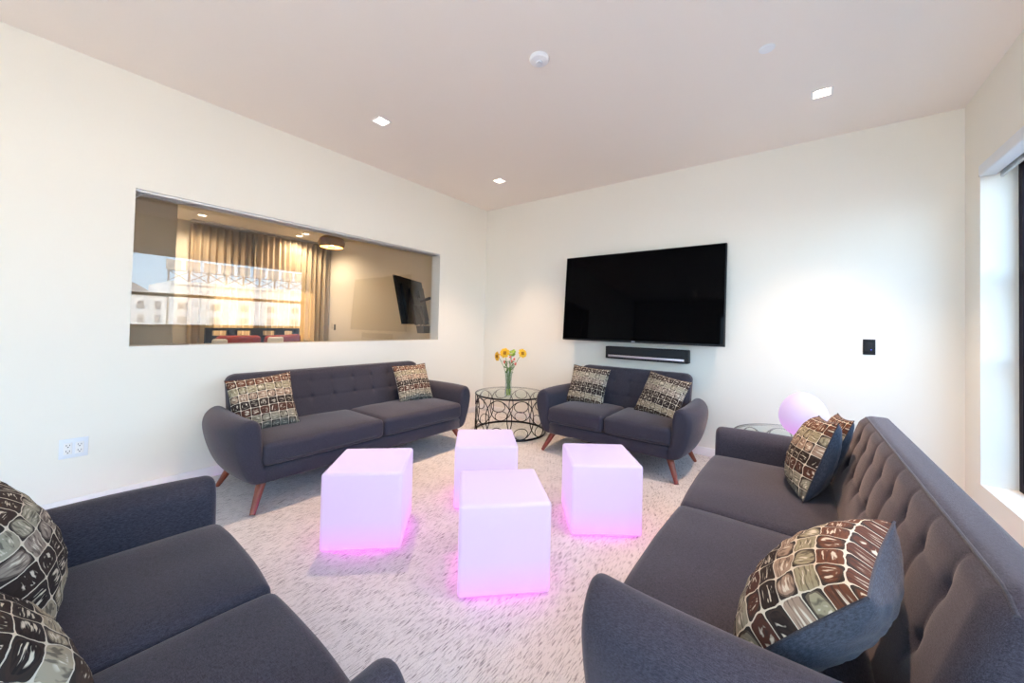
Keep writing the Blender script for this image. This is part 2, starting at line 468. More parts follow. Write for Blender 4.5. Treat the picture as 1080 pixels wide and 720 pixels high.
# ------------------------------------------------------------------ room shell
YB = -6.2
WIN = dict(y0=-2.95, y1=-0.27, z0=0.25, z1=2.24)
lights_xy = [(0.828, -0.758), (0.828, -2.225), (3.557, -0.756), (3.557, -2.225)]
lights2_xy = [(-3.862, -2.226), (-4.0, -0.745), (-3.72, -0.745)]
pane = (-3.464, -0.839, 0.972, 2.001)
slab('floor', (-4.6, RX + 0.25), (YB - 0.15, 0.15), (-0.2, 0.0), [], M['carpet'])
hs = 0.05
holes = [((x-hs, x+hs), (y-hs, y+hs), (H-1, H+0.12)) for x, y in lights_xy + lights2_xy]
slab('ceiling', (-0.15, RX + 0.25), (YB - 0.15, 0.15), (H, H + 0.3), [h for h in holes if h[0][0] > 0], M['ceiling'])
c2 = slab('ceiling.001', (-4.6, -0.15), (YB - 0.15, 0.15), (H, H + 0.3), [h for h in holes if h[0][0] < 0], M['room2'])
slab('wall_left', (-0.15, 0.0), (YB, 0.0), (0, H), [((-1, 1), (pane[0], pane[1]), (pane[2], pane[3]))], M['wall'])
slab('wall_back', (-0.15, RX + 0.25), (0.0, 0.15), (0, H), [], M['wall'])
slab('wall_right', (RX, RX + 0.25), (YB, 0.0), (0, H), [((4, 5), (WIN['y0'], WIN['y1']), (WIN['z0'], WIN['z1'])), ((4, 5), (-5.7, -3.3), (WIN['z0'], WIN['z1']))], M['wall'])
slab('wall_front', (-4.6, RX + 0.25), (YB - 0.15, YB), (0, H), [((1.95, 4.1), (-9, 0), (0.0, 2.4))], M['wall'])
# the room behind the glass
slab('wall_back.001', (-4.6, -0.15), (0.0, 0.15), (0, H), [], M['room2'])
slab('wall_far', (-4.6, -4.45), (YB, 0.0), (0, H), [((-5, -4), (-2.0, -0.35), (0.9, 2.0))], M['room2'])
slab('wall_pier', (-4.45, -3.45), (YB, -2.59), (0, H), [], princ('lightened_grey_wall_paint', (0.80, 0.78, 0.70), 0.8, noise=(1.3, 0.012)))  # grey paint made paler to carry the light falling on the pier
b = MB(); b.bbox(0.0, 0.012, YB, 0.0, 0, 0.075, 0.003); struct(b.build('baseboard_left', M['trim']))
b = MB(); b.bbox(0.012, RX, -0.012, 0, 0, 0.075, 0.003); struct(b.build('baseboard_back', M['trim']))
b = MB(); b.bbox(RX-0.012, RX, YB, -0.012, 0, 0.075, 0.003); struct(b.build('baseboard_right', M['trim']))

# glass divider in the left wall: window_1
w1 = bpy.data.objects.new('window_1', None); link(w1); struct(w1)
b = MB(); b.box(-0.142, -0.13, pane[0], pane[1], pane[2], pane[3]); b.build('glass_pane', M['pane'], w1, False)
b = MB(); b.box(-0.1495, -0.143, pane[0], pane[1], pane[3]-0.014, pane[3]); b.box(-0.129, -0.115, pane[0], pane[1], pane[3]-0.014, pane[3])
b.build('head_channel', M['alu'], w1, False)
# double blind rail under the head of the opening
rl = thing('curtain_rail', 'slim silver double rail along the head of the interior glass opening', 'rail', (-0.05, -2.15, 2.0))
b = MB()
for x in (-0.045, 0.0, 0.035):
    b.box(x-0.006, x+0.006, -1.312, 1.31, -0.016, 0.0)
b.build('track', M['alu'], rl, False)
b = MB(); b.box(-0.039, -0.006, -1.31, 1.31, -0.006, 0.0); b.box(0.006, 0.029, -1.31, 1.31, -0.006, 0.0); b.build('channel', M['slot'], rl, False)
b = MB(); b.tube([(-0.028, -1.305, -0.045), (-0.02, -1.29, -0.03), (0.0, -1.275, -0.018), (0.02, -1.27, -0.012)], 0.004, 6)
b.build('end_bracket', M['white_plastic'], rl)

# right window: window_2
w2 = bpy.data.objects.new('window_2', None); link(w2); struct(w2)
def window(root, y0, y1, z0, z1, xin, splits_z, splits_y):
    b = MB(); t = 0.05; x0, x1 = xin, xin + 0.06
    b.box(x0, x1, y0, y1, z0, z0+t); b.box(x0, x1, y0, y1, z1-t, z1)
    b.box(x0, x1, y0, y0+t, z0+t, z1-t); b.box(x0, x1, y1-t, y1, z0+t, z1-t)
    b.build('window_frame', M['frame_black'], root, False)
    for z in splits_z:
        b = MB(); b.box(x0+0.002, x1, y0+t, y1-t, z-0.025, z+0.025); b.build('transom', M['frame_black'], root, False)
    for y in splits_y:
        b = MB(); b.box(x0, x1-0.002, y-0.025, y+0.025, z0+t, z1-t); b.build('mullion', M['frame_black'], root, False)
    b = MB(); b.box(xin+0.025, xin+0.033, y0+t, y1-t, z0+t, z1-t); b.build('glass_pane', M['winpane'], root, False)
window(w2, WIN['y0'], WIN['y1'], WIN['z0'], WIN['z1'], 4.5, (1.02, 1.53), ())
w3 = bpy.data.objects.new('added_window_3', None); link(w3); struct(w3)  # unseen window added to let more daylight into the room
window(w3, -5.7, -3.3, WIN['z0'], WIN['z1'], 4.5, (1.02, 1.53), (-4.5,))
w5 = bpy.data.objects.new('added_door_1', None); link(w5); struct(w5)  # unseen glass door added behind the camera to brighten the room
b = MB()
for x0, x1 in ((1.95, 3.025), (3.025, 4.1)):
    b.box(x0, x0+0.05, YB-0.12, YB-0.06, 0, 2.4); b.box(x1-0.05, x1, YB-0.12, YB-0.06, 0, 2.4)
    b.box(x0+0.05, x1-0.05, YB-0.12, YB-0.06, 0, 0.06); b.box(x0+0.05, x1-0.05, YB-0.12, YB-0.06, 2.34, 2.4)
b.build('added_door_frame', M['frame_black'], w5, False)
b = MB(); b.box(2.0, 2.975, YB-0.095, YB-0.087, 0.06, 2.34); b.box(3.075, 4.05, YB-0.095, YB-0.087, 0.06, 2.34)
b.build('glass_pane', M['winpane'], w5, False)
# far window behind the curtain
w4 = bpy.data.objects.new('window_4', None); link(w4); struct(w4)
window(w4, -2.0, -0.35, 0.9, 2.0, -4.58, (), (-1.2,))

# roller blind cassette
rb = thing('roller_blind', 'white roller blind cassette at the head of the right window', 'blind', (4.35, -1.6, 2.24))
b = MB(); b.bbox(-0.012, 0.065, -1.33, 1.318, -0.075, -0.004, 0.010); b.build('cassette', M['white_plastic'], rb)
b = MB(); b.bbox(0.070, 0.085, -1.32, 1.30, -0.095, -0.03, 0.004); b.build('bottom_rail', M['alu'], rb)
b = MB(); b.box(-0.008, 0.06, 1.318, 1.324, -0.070, -0.010); b.build('end_cap', M['slot'], rb, False)

# ------------------------------------------------------------------ ceiling fittings
def downlight(x, y, label, group):
    t = thing('ceiling_downlight', label, 'ceiling light', (x, y, H), 0, group)
    b = MB(); w = 0.05; o = 0.056
    b.box(-o, o, -o, -w+0.004, -0.003, 0.0); b.box(-o, o, w-0.004, o, -0.003, 0.0)
    b.box(-o, -w+0.004, -w+0.004, w-0.004, -0.003, 0.0); b.box(w-0.004, o, -w+0.004, w-0.004, -0.003, 0.0)
    b.build('trim_ring', M['trim'], t, False)
    b = MB(); w2_ = 0.0495
    for s in (-1, 1):
        b.box(min(s*w2_, s*(w2_-0.003)), max(s*w2_, s*(w2_-0.003)), -w2_, w2_, 0.0, 0.11)
        b.box(-w2_+0.003, w2_-0.003, min(s*w2_, s*(w2_-0.003)), max(s*w2_, s*(w2_-0.003)), 0.0, 0.11)
    b.build('recess', M['spot_can'], t, False)
    b = MB(); b.lathe([(0.030, 0.036), (0.034, 0.045), (0.034, 0.105), (0.030, 0.109)], n=20); b.build('lamp_collar', M['slot'], t)
    b = MB(); b.lathe([(0.002, 0.010), (0.016, 0.013), (0.025, 0.022), (0.028, 0.036)], n=20); b.build('bulb', M['spot_on'], t)
    return t
dl = ['square recessed downlight in the ceiling nearest the corner of the two white walls',
      'square recessed downlight in the ceiling above the long dark sofa by the interior window',
      'square recessed downlight in the ceiling above the switch, near the right window',
      'square recessed downlight in the ceiling above the right-hand sofa']
for (x, y), l in zip(lights_xy, dl): downlight(x, y, l, 'recessed downlights')
dl2 = ['recessed downlight beyond the glass, at the left end of the curtain',
       'recessed downlight beyond the glass, far one of the close pair by the curtain',
       'recessed downlight beyond the glass, near one of the close pair by the curtain']
for (x, y), l in zip(lights2_xy, dl2): downlight(x, y, l, 'recessed downlights of the next room')
sd = thing('smoke_detector', 'round white smoke detector on the middle of the ceiling', 'smoke detector', (2.22, -2.10, H))
b = MB(); b.lathe([(0.056, -0.0), (0.058, -0.012), (0.052, -0.022), (0.033, -0.028), (0.001, -0.029)], n=40); b.build('housing', M['grey_white'], sd)
b = MB(); b.lathe([(0.022, -0.028), (0.022, -0.036), (0.016, -0.038), (0.001, -0.038)], n=24); b.build('sensor', M['white_plastic'], sd)
sd = thing('sprinkler_cover', 'flat round white cover plate on the ceiling nearer the right window', 'sprinkler cover', (3.293, -1.432, H))
b = MB(); b.lathe([(0.036, 0.0), (0.036, -0.006), (0.001, -0.008)], n=36); b.build('cover_plate', M['grey_white'], sd)
b = MB(); b.lathe([(0.040, 0.0), (0.040, -0.002), (0.034, -0.003)], n=36); b.build('rim', M['trim'], sd)

# ------------------------------------------------------------------ sofas
def sofa_profile(ch, t):
    """U cross-section (x,z) for station t in 0..1 (front..back), right half from the centre bottom outwards"""
    bul = 0.055 * math.sin(PI * min(1.0, max(0.0, t)) ** 0.8)
    o = lambda a: ch + a
    P = [(o(-0.02), 0.165), (o(0.03 + bul*0.5), 0.17), (o(0.06 + bul*0.7), 0.20), (o(0.085 + bul*0.9), 0.26), (o(0.110 + bul), 0.34),
         (o(0.127 + bul), 0.42), (o(0.130 + bul), 0.48), (o(0.120 + bul), 0.53), (o(0.098 + bul*0.9), 0.57),
         (o(0.070 + bul*0.7), 0.592), (o(0.045 + bul*0.5), 0.592), (o(0.022 + bul*0.3), 0.575), (o(0.008), 0.54), (o(0.0), 0.48),
         (o(-0.004), 0.40), (o(-0.006), 0.32), (o(-0.010), 0.275), (o(-0.03), 0.262)]
    P = [(x, z if z < 0.42 else 0.42 + (z-0.42)*0.82) for x, z in P]
    return P

def smooth_poly(P, it=2):
    for _ in range(it):
        Q = [P[0]]
        for a, b_ in zip(P, P[1:]):
            Q.append((a[0]*.75+b_[0]*.25, a[1]*.75+b_[1]*.25)); Q.append((a[0]*.25+b_[0]*.75, a[1]*.25+b_[1]*.75))
        Q.append(P[-1]); P = Q
    return P

def arm_mesh(ch, side, D=0.72):
    # closed ring per station: profile + return line at the cut
    V = []; F = []; ring_n = None
    st = []
    r = 0.03
    for k in range(6):
        a = PI/2 * k / 5
        st.append((r * (1 - math.sin(a)), r * (1 - math.cos(a)) if False else r * (1 - math.sin(a))))
    stations = []
    for k in range(7):
        a = PI/2 * k / 6
        stations.append((r * (1 - math.cos(a)), r * (1 - math.sin(a))))      # (v, inset)
    for k in range(1, 17):
        stations.append((r + (D - 0.10 - r) * k / 16, 0.0))
    for k in range(1, 9):
        a = PI/2 * k / 8
        stations.append((D - 0.10 + 0.10 * math.sin(a), 0.085 * (1 - math.cos(a))))
    for v, inset in stations:
        P = smooth_poly(sofa_profile(ch, v / D))
        n = len(P); Q = []
        for i, p in enumerate(P):
            a = P[max(0, i-1)]; c = P[min(n-1, i+1)]
            tx, tz = c[0]-a[0], c[1]-a[1]; L = math.hypot(tx, tz) or 1
            nx, nz = tz / L, -tx / L
            w = inset
            if i == 0 or i == n-1: nx = 0
            Q.append((p[0] - nx*w, p[1] - nz*w))
        Q[0] = (ch - 0.02, Q[0][1]); Q[-1] = (ch - 0.03, Q[-1][1])
        # top rises a touch to the back of the arm
        ring_n = len(Q)
        lean = 0.0
        for x, z in Q:
            V.append((side * x, v, z))
    ns = len(stations)
    for s in range(ns - 1):
        for i in range(ring_n):
            j = (i + 1) % ring_n
            q = (s*ring_n+i, (s+1)*ring_n+i, (s+1)*ring_n+j, s*ring_n+j)
            F.append(q if side > 0 else q[::-1])
    f0 = tuple(range(ring_n)); f1 = tuple((ns-1)*ring_n + i for i in reversed(range(ring_n)))
    F.append(f0 if side > 0 else f0[::-1]); F.append(f1 if side > 0 else f1[::-1])
    return V, F

def make_sofa(name, label, cat, ch, cols, rows, loc, rz, group=None):
    t = thing(name, label, cat, loc, rz, group)
    D = 0.72
    # base between the arms, same rounded lower edge
    w = 2 * (ch - 0.02)
    v, f = rbox(0, D/2, 0.2165, w, D, 0.103, 0.028, 8, 4, 1, 4)
    # square the ends so the base runs into the arms
    v = [(max(-ch+0.02, min(ch-0.02, p[0]*1.0 if abs(p[0]) < ch-0.05 else math.copysign(ch-0.02, p[0]))), p[1], p[2]) for p in v]
    mesh_obj('base', v, f, M['sofa'], t)
    for s in (1, -1):
        v, f = arm_mesh(ch, s)
        o = mesh_obj('arm', v, f, M['sofa'], t)
        o.data.set_sharp_from_angle(angle=math.radians(50))
    # seat cushions
    for s in (-1, 1):
        cw = ch - 0.006
        def warp(p, nn, cw=cw, s=s):
            fx = 1 - (2*p.x/cw)**4; fy = 1 - (2*p.y/0.56)**4
            z = p.z
            if p.z > 0: z += 0.022 * max(0, fx) * max(0, fy) + 0.0015*math.sin(p.x*23+s)*math.sin(p.y*9)
            y = p.y
            if p.y < -0.2: y -= 0.012 * max(0, 1-(2*p.x/cw)**2)
            return (p.x, y, z)
        v, f = rbox(s*(cw/2+0.003), 0.272, 0.338, cw, 0.56, 0.138, 0.034, 14, 10, 3, 5, warp)
        c = mesh_obj('seat_cushion', v, f, M['sofa'], t)
        b = MB()   # piping around the lower front edge
        x0, x1 = s*(cw/2+0.003)-cw/2+0.012, s*(cw/2+0.003)+cw/2-0.012
        pts = []
        for k in range(25):
            q = k/24; x = x0 + (x1-x0)*q
            pts.append((x, 0.272-0.28-0.004 - 0.012*max(0, 1-((2*q-1))**2) + 0.02*abs(2*q-1)**8, 0.300))
        b.tube(pts, 0.0035, 6); b.build('piping', M['piping'], c)
    # backrest with buttons
    W = 2 * ch - 0.006; BH = 0.50; z0 = 0.26; T = 0.13
    vb = 0.525                # front face at the foot
    sx = 0.187 if cat == 'sofa' else 0.163
    def shear(zz):            # lean of the front face
        return 0.30 * zz + 0.02*zz*zz
    ncol = len(cols)
    def tuft(x, z, top, edge):
        d = 0.0
        for (bz, shift) in rows:
            for cx_ in cols:
                q = math.hypot(x - cx_, (z - bz))
                d += 0.020 * math.exp(-q/0.013)
        near = min(abs(x - c_) for c_ in cols)
        zl, zu = rows[0][0], rows[1][0]
        # vertical seams from the top edge down to the lower button row
        if z > zl:
            m_ = 1.0
            d += 0.0035 * math.exp(-near/0.005) + 0.007 * math.exp(-near/0.035)
        else:
            fade = max(0.0, 1 - (zl - z)/0.07)
            d += (0.0025 * math.exp(-near/0.005) + 0.007 * math.exp(-near/0.035)) * fade
        if abs(x) < max(cols) + 0.02:
            for bz in (zl, zu):
                d += 0.0032 * math.exp(-abs(z - bz)/0.005) + 0.002*math.exp(-abs(z - bz)/0.03)
        else:
            pass
        return d * edge
    def warp(p, nn):
        x, y, z = p
        zz = z + BH/2
        ed = min(1, (W/2 - abs(x))/0.05) * min(1, max(0, (BH/2 - z))/0.035)
        ed = max(0, ed)
        yy = y
        # thinner towards the top
        thick = 1 - 0.30 * (zz/BH)
        yy = -T/2 + (y + T/2) * thick
        yy += shear(zz)
        if nn.y < -0.3 or (abs(y + T/2) < 1e-6):
            yy += tuft(x, zz + z0, 0, ed) - 0.016*ed
        # top corners rounded off and slight crown
        zt = z
        if z > 0:
            cxr = max(0.0, abs(x) - (W/2 - 0.07)) / 0.07
            zt = z - (z/(BH/2))**2 * 0.030 * cxr**2
        return (x, yy, zt)
    v, f = rbox(0, vb + T/2, z0 + BH/2, W, T, BH, 0.03, int(W/0.0095), 4, 44, 4, warp)
    bk = mesh_obj('backrest', v, f, M['sofa'], t)
    b = MB(); pts = []
    for k in range(61):
        x = -W/2 + 0.012 + (W - 0.024) * k / 60
        cxr = max(0.0, abs(x) - (W/2 - 0.07)) / 0.07
        z = z0 + BH - 0.010 - 0.030 * cxr**2
        pts.append((x, vb + shear(BH-0.010) + 0.0045, z + 0.001))
    b.tube(pts, 0.0042, 8); b.build('piping', M['piping'], bk)
    for (bz, sh) in rows:
        for cx_ in cols:
            b = MB(); yy = vb + shear(bz - z0) + 0.020
            b.lathe([(0.011, 0.0), (0.010, 0.004), (0.006, 0.0065), (0.001, 0.007)], n=12)
            b.v = [(p[0] + cx_, yy - p[2], p[1] + bz) for p in b.v]
            b.build('button', M['piping'], bk)
    # legs
    for sxn in (-1, 1):
        for fr in (0, 1):
            b = MB()
            x1, y1 = sxn*(ch + 0.045), (0.0 if fr == 0 else 0.635)
            x0_, y0_ = sxn*(ch - 0.035), (0.085 if fr == 0 else 0.56)
            pts = [(x0_ + (x1-x0_)*q, y0_ + (y1-y0_)*q, 0.185*(1-q)+0.003*q) for q in (0, .33, .66, 1)]
            b.tube(pts, [0.029, 0.025, 0.020, 0.0155], 16)
            b.v = [(p[0], p[1], max(0.0005, min(0.19, p[2]))) for p in b.v]
            b.build('leg', M['wood'], t)
    return t

SX = 0.187
cols_l = [SX*(k-3.5) for k in range(8)]
cols_s = [0.163*(k-2.5) for k in range(6)]
cols_s = [0.160*(k-3) for k in range(7)]
rows_l = [(0.54, 0), (0.665, 0)]
rows_s = [(0.50, 0), (0.635, 0)]
make_sofa('sofa', 'long dark slate tufted sofa against the wall below the interior glass', 'sofa', 0.845, cols_l, rows_l, (0.87, -2.14, 0), PI/2)
make_sofa('loveseat', 'dark slate two-seat tufted sofa below the television', 'sofa', 0.55, cols_s, rows_s, (2.13, -0.88, 0), 0)
make_sofa('sofa', 'long dark tufted sofa in the right foreground with its back to the window', 'sofa', 0.845, cols_l, rows_l, (3.035, -2.125, 0), -PI/2)
make_sofa('loveseat', 'dark slate two-seat sofa in the left foreground, cut by the frame', 'sofa', 0.55, cols_s, rows_s, (2.25, -3.45, 0), 3.105)

# ------------------------------------------------------------------ pillows
def pillow_meshes(S=0.40, T=0.15, n=30):
    def surf(sgn):
        V = []; U = []
        for j in range(n+1):
            for i in range(n+1):
                u, v = 2*i/n-1, 2*j/n-1
                # edges bow inwards between the pointed corners
                px_ = u * (1 - 0.07*(1 - v*v)**1.0 * abs(u)**3) * S/2
                py_ = v * (1 - 0.07*(1 - u*u)**1.0 * abs(v)**3) * S/2
                d = (max(0, 1-u*u) * max(0, 1-v*v))
                h = T/2 * d**0.42 * (0.94 + 0.06*math.cos(3*u+1.3*v))
                wr = 0.0025*math.sin(17*u+4*v)*math.sin(5*u-13*v)*(d**0.3)
                V.append((px_, py_, sgn*(h + wr)))
                U.append((i/n, j/n))
        F = []
        for j in range(n):
            for i in range(n):
                a = j*(n+1)+i; q = (a, a+1, a+n+2, a+n+1)
                F.append(q if sgn > 0 else q[::-1])
        return V, F, U
    return surf(1), surf(-1)

(pf, pb) = pillow_meshes()
proto_front = None
def pillow(label, center, normal, updir, group, scale=1.0, flip=False):
    """normal = way the printed side faces; updir = which way the pillow's top points"""
    global proto_front
    nrm = Vector(normal).normalized(); up = Vector(updir); up = (up - nrm*up.dot(nrm)).normalized()
    if flip: up = -up
    xx = up.cross(nrm)
    mat = Matrix((xx, up, nrm)).transposed().to_4x4(); mat.translation = Vector(center)
    if proto_front is None:
        t = thing('throw_pillow', label, 'pillow', (0, 0, 0), 0, group)
        f1 = mesh_obj('front_panel', pf[0], pf[1], M['print'], t, True, uvs=pf[2])
        f2 = mesh_obj('back_panel', pb[0], pb[1], M['navy'], t)
        b = MB(); pts = []
        V = pf[0]; n = 30
        ring = [V[i] for i in range(n+1)] + [V[(j)*(n+1)+n] for j in range(1, n+1)] + [V[n*(n+1)+i] for i in range(n-1, -1, -1)] + [V[j*(n+1)] for j in range(n-1, 0, -1)]
        b.tube(ring, 0.0022, 5, closed=True); b.build('seam', M['piping'], t)
        proto_front = t
    else:
        t = copy_tree(proto_front)
    t['label'] = label; t['group'] = group
    t.matrix_world = mat @ Matrix.Diagonal((*scale, 1))
    return t
PILLOWS = [
 # long sofa by the glass
 ('patterned pillow at the left end of the long sofa under the interior glass', (0.45, -2.84, 0.580), (0.88, -0.16, 0.42), (-0.4, -0.04, 1), (1, 1, 1), 'print'),
 ('patterned pillow at the far right end of the long sofa under the interior glass', (0.44, -1.54, 0.585), (0.88, -0.10, 0.42), (-0.4, 0.03, 1), (0.93, 0.93, 0.9), 'print'),
 # loveseat below the television
 ('patterned pillow at the left end of the sofa below the television', (1.765, -0.42, 0.580), (0.10, -0.9, 0.40), (0.03, 0.4, 1), (0.98, 0.98, 0.9), 'print_muted'),
 ('patterned pillow at the right end of the sofa below the television', (2.49, -0.45, 0.568), (-0.18, -0.86, 0.46), (0.28, 0.45, 1), (1, 1, 1), 'print_muted'),
 # right sofa
 ('large patterned pillow reclining against the near end of the right sofa back', (3.480, -2.79, 0.575), (-0.771, 0.168, 0.616), (0.60, -0.145, 0.79), (1.0, 0.88, 1.35), 'print'),
 ('patterned pillow at the far end of the right sofa, front one of the two', (3.497, -1.62, 0.585), (-0.95, -0.10, 0.34), (0.34, 0.16, 1), (0.94, 0.94, 1.15), 'print'),
 ('patterned pillow at the far end of the right sofa, behind the front one', (3.560, -1.49, 0.583), (-0.94, -0.05, 0.36), (0.36, 0.12, 1), (0.92, 0.96, 0.75), 'print'),
 # left foreground loveseat
 ('patterned pillow on the left foreground sofa, farther of the two', (1.93, -3.925, 0.585), (0.02, 0.94, 0.34), (0.06, -0.36, 0.93), (1, 0.93, 1.3), 'print_muted'),
 ('patterned pillow on the left foreground sofa, nearer one in the bottom left corner', (2.22, -3.99, 0.575), (-0.20, 0.63, 0.75), (0.1, -0.75, 0.65), (1, 1, 1.1), 'print_muted'),
]
for l, c, n_, u_, s_, mk in PILLOWS:
    t = pillow(l, c, n_, u_, 'patterned throw pillows', s_)
    if mk != 'print':
        for ch in t.children:
            if ch.name.startswith('front_panel'):
                ch.data = ch.data.copy(); ch.data.materials[0] = M[mk]

# ------------------------------------------------------------------ glow cubes
def glow_cube(name_label, a, b_, S=0.40):
    """a, b_ = two ground corners of the side facing the camera (left, right)"""
    a = Vector((*a, 0)); b_ = Vector((*b_, 0)); d = (b_ - a).normalized(); nrm = Vector((-d.y, d.x, 0))
    c = (a + b_)/2 + nrm * (S/2 - 0.018)
    t = thing('glow_cube', name_label, 'light cube', (c.x, c.y, 0), math.atan2(d.y, d.x), 'glowing cube seats')
    def warp(p, nn):
        k = 1.0
        return (p.x*k, p.y*k, p.z)
    v, f = rbox(0, 0, 0.008 + (S-0.008)/2, S, S, S-0.008, 0.018, 1, 1, 1, 5, warp)
    mesh_obj('shell', v, f, M['glow'], t)
    b = MB(); b.bbox(-S/2+0.06, S/2-0.06, -S/2+0.06, S/2-0.06, 0.0005, 0.014, 0.003); b.build('light_base', M['led'], t)
    return t
glow_cube('glowing lavender cube on the left, nearest the long sofa', (1.532, -2.955), (1.819, -2.677))
glow_cube('glowing lavender cube in front, closest to the viewer', (2.297, -2.748), (2.582, -2.465))
glow_cube('glowing lavender cube on the right, in front of the sofa below the television', (2.436, -2.005), (2.752, -1.765))
glow_cube('glowing lavender cube at the back, partly hidden by the front cube', (1.725, -2.215), (2.018, -1.945))

# ------------------------------------------------------------------ ring tables
def ring_table(label, c, R, hgt):
    t = thing('side_table', label, 'table', (c[0], c[1], 0), 0)
    b = MB(); n = 72
    for z, r in ((0.010, 0.010), (hgt-0.009, 0.009)):
        b.tube([(R*math.cos(2*PI*k/n), R*math.sin(2*PI*k/n), z) for k in range(n)], r, 8, closed=True)
    b.build('rim_ring', M['black_metal'], t)
    NR = 10; lo, hi = 0.018, hgt-0.026
    # large hoops, overlapping round the drum, in two tiers with small linking hoops
    cir = 2*PI*R
    for k in range(NR):
        a0 = 2*PI*k/NR
        b = MB(); rz_ = (hi-lo)/2; rw = cir/NR*0.60; m = 40
        pts = []
        for q in range(m):
            an = 2*PI*q/m; th = a0 + rw*math.cos(an)/R
            pts.append((R*math.cos(th), R*math.sin(th), (lo+hi)/2 + rz_*math.sin(an)))
        b.tube(pts, 0.0048, 6, closed=True); b.build('hoop', M['black_metal'], t)
        for zc, rr in ((hi-0.055, 0.055), (lo+0.055, 0.055)):
            b = MB(); pts = []
            for q in range(28):
                an = 2*PI*q/28; th = a0 + PI/NR*0 + (rr*1.35)*math.cos(an)/R
                pts.append((R*math.cos(th), R*math.sin(th), zc + rr*math.sin(an)))
            b.tube(pts, 0.0042, 6, closed=True)
            b.build('small_hoop', M['black_metal'], t)
    b = MB(); b.lathe([(R-0.010, hgt-0.009), (R-0.009, hgt-0.007), (R-0.009, hgt-0.001), (R-0.011, hgt)], n=64)
    b.build('glass_top', M['tabletop'], t)
    return t
T1 = (0.922, -0.585); T2 = (3.455, -0.65)
ring_table('round glass-topped table with black hoop drum base in the corner', T1, 0.385, 0.425)
ring_table('round glass-topped black ring table behind the far arm of the right sofa', T2, 0.385, 0.440)

# globe lamp on the right table
gl = thing('globe_lamp', 'glowing lavender egg-shaped lamp on the table behind the right sofa', 'lamp', (3.475, -0.66, 0.440))
prof = []
for k in range(25):
    a = -PI/2 + PI*k/24
    r = 0.138*math.cos(a) * (1 - 0.10*math.sin(a)); z = 0.165 + 0.152*math.sin(a)
    prof.append((max(r, 0.001), z))
prof = [(0.045, 0.02)] + [p for p in prof if p[1] > 0.024]
b = MB(); b.lathe(prof, n=40); b.build('globe', M['glow'], gl)
b = MB(); b.lathe([(0.055, 0.0), (0.056, 0.02), (0.046, 0.028)], n=32); b.build('lamp_base', M['white_plastic'], gl)

# ------------------------------------------------------------------ vase and flowers
vc = (1.02, -0.76, 0.425)
va = thing('glass_vase', 'tall clear glass vase of water on the corner glass table', 'vase', vc)
b = MB(); VH = 0.26
b.lathe([(0.040, 0.0), (0.041, 0.01), (0.036, 0.06), (0.035, 0.15), (0.042, VH), (0.039, VH), (0.032, 0.15), (0.033, 0.06), (0.036, 0.014), (0.001, 0.012)], n=32)
b.build('vase_body', M['vase'], va)
random.seed(3)
def bloom_mesh(b, c, nrm, R, kind):
    nrm = Vector(nrm).normalized(); a = nrm.orthogonal().normalized(); e = nrm.cross(a)
    if kind == 'daisy':
        for k in range(16):
            an = 2*PI*k/16 + 0.1*(k % 2); d = a*math.cos(an) + e*math.sin(an); s = nrm.cross(d)
            L = R*(0.95 + 0.1*random.random())
            rows_ = []
            for q, w, h in ((0.25, 0.10, 0.0), (0.55, 0.20, 0.10), (0.85, 0.18, 0.06), (1.0, 0.05, -0.04)):
                rows_.append((Vector(c) + d*L*q - s*L*w + nrm*R*h, Vector(c) + d*L*q + s*L*w + nrm*R*h, Vector(c) + d*L*q + nrm*R*(h-0.06)))
            V = []; F = []
            for r0, r1, r2 in rows_: V += [r0, r2, r1]
            for i in range(3):
                for j in range(2):
                    F.append((3*i+j, 3*i+j+1, 3*i+3+j+1, 3*i+3+j))
            b.add(V, F, 0)
    else:
        for k in range(14):
            p = Vector(c) + (a*random.uniform(-1, 1) + e*random.uniform(-1, 1) + nrm*random.uniform(-.4, .8))*R*0.6
            v, f = rbox(p.x, p.y, p.z, R*0.6, R*0.6, R*0.6, R*0.28, 1, 1, 1, 2); b.add(v, f, 0)
def flower(label, name, tip, root, nrm, R, kind, pm):
    t = thing(name, label, 'flower', vc, 0, 'cut flowers in the vase')
    tip = Vector(tip); root = Vector(root)
    neck = Vector((tip.x*0.30, tip.y*0.30, VH))
    neck = Vector((max(-0.03, min(0.03, neck.x)), max(-0.03, min(0.03, neck.y)), VH))
    pts = []
    for k in range(13):
        q = k/12
        p = (root.lerp(neck, min(1, q/0.55))) if q < 0.55 else neck.lerp(tip - Vector(nrm).normalized()*0.006, (q-0.55)/0.45)
        if q >= 0.55:
            s = (q-0.55)/0.45; p.z += 0.02*math.sin(PI*s)
        pts.append(p)
    b = MB(); b.tube(pts, 0.0026, 6); b.build('stem', M['stem'], t)
    b = MB(); bloom_mesh(b, tip, nrm, R, kind); b.build('petals', pm, t)
    if kind == 'daisy':
        b = MB(); nn = Vector(nrm).normalized()
        v, f = rbox(0, 0, 0, R*0.62, R*0.62, R*0.24, R*0.1, 2, 2, 1, 3)
        q = nn.to_track_quat('Z', 'Y'); b.add([tuple(q @ Vector(p) + tip + nn*R*0.08) for p in v], f)
        b.build('flower_centre', M['disc'], t)
        b = MB(); b.add([tuple(q @ (Vector(p)*0.8) + tip - nn*R*0.14) for p in v], f); b.build('sepal', M['leaf'], t)
    return t
U = Vector((0.797, 0.604, 0))      # roughly the viewer's right
def rel(r, d, z): return (U.x*r + 0.604*d*-1, U.y*r + 0.797*d*1, z)
flower('yellow gerbera facing left at the far left of the bouquet', 'gerbera', rel(-0.125, 0, 0.410), (0.01, 0, 0.015), (-0.30, -0.92, 0.0), 0.050, 'daisy', M['petal'])
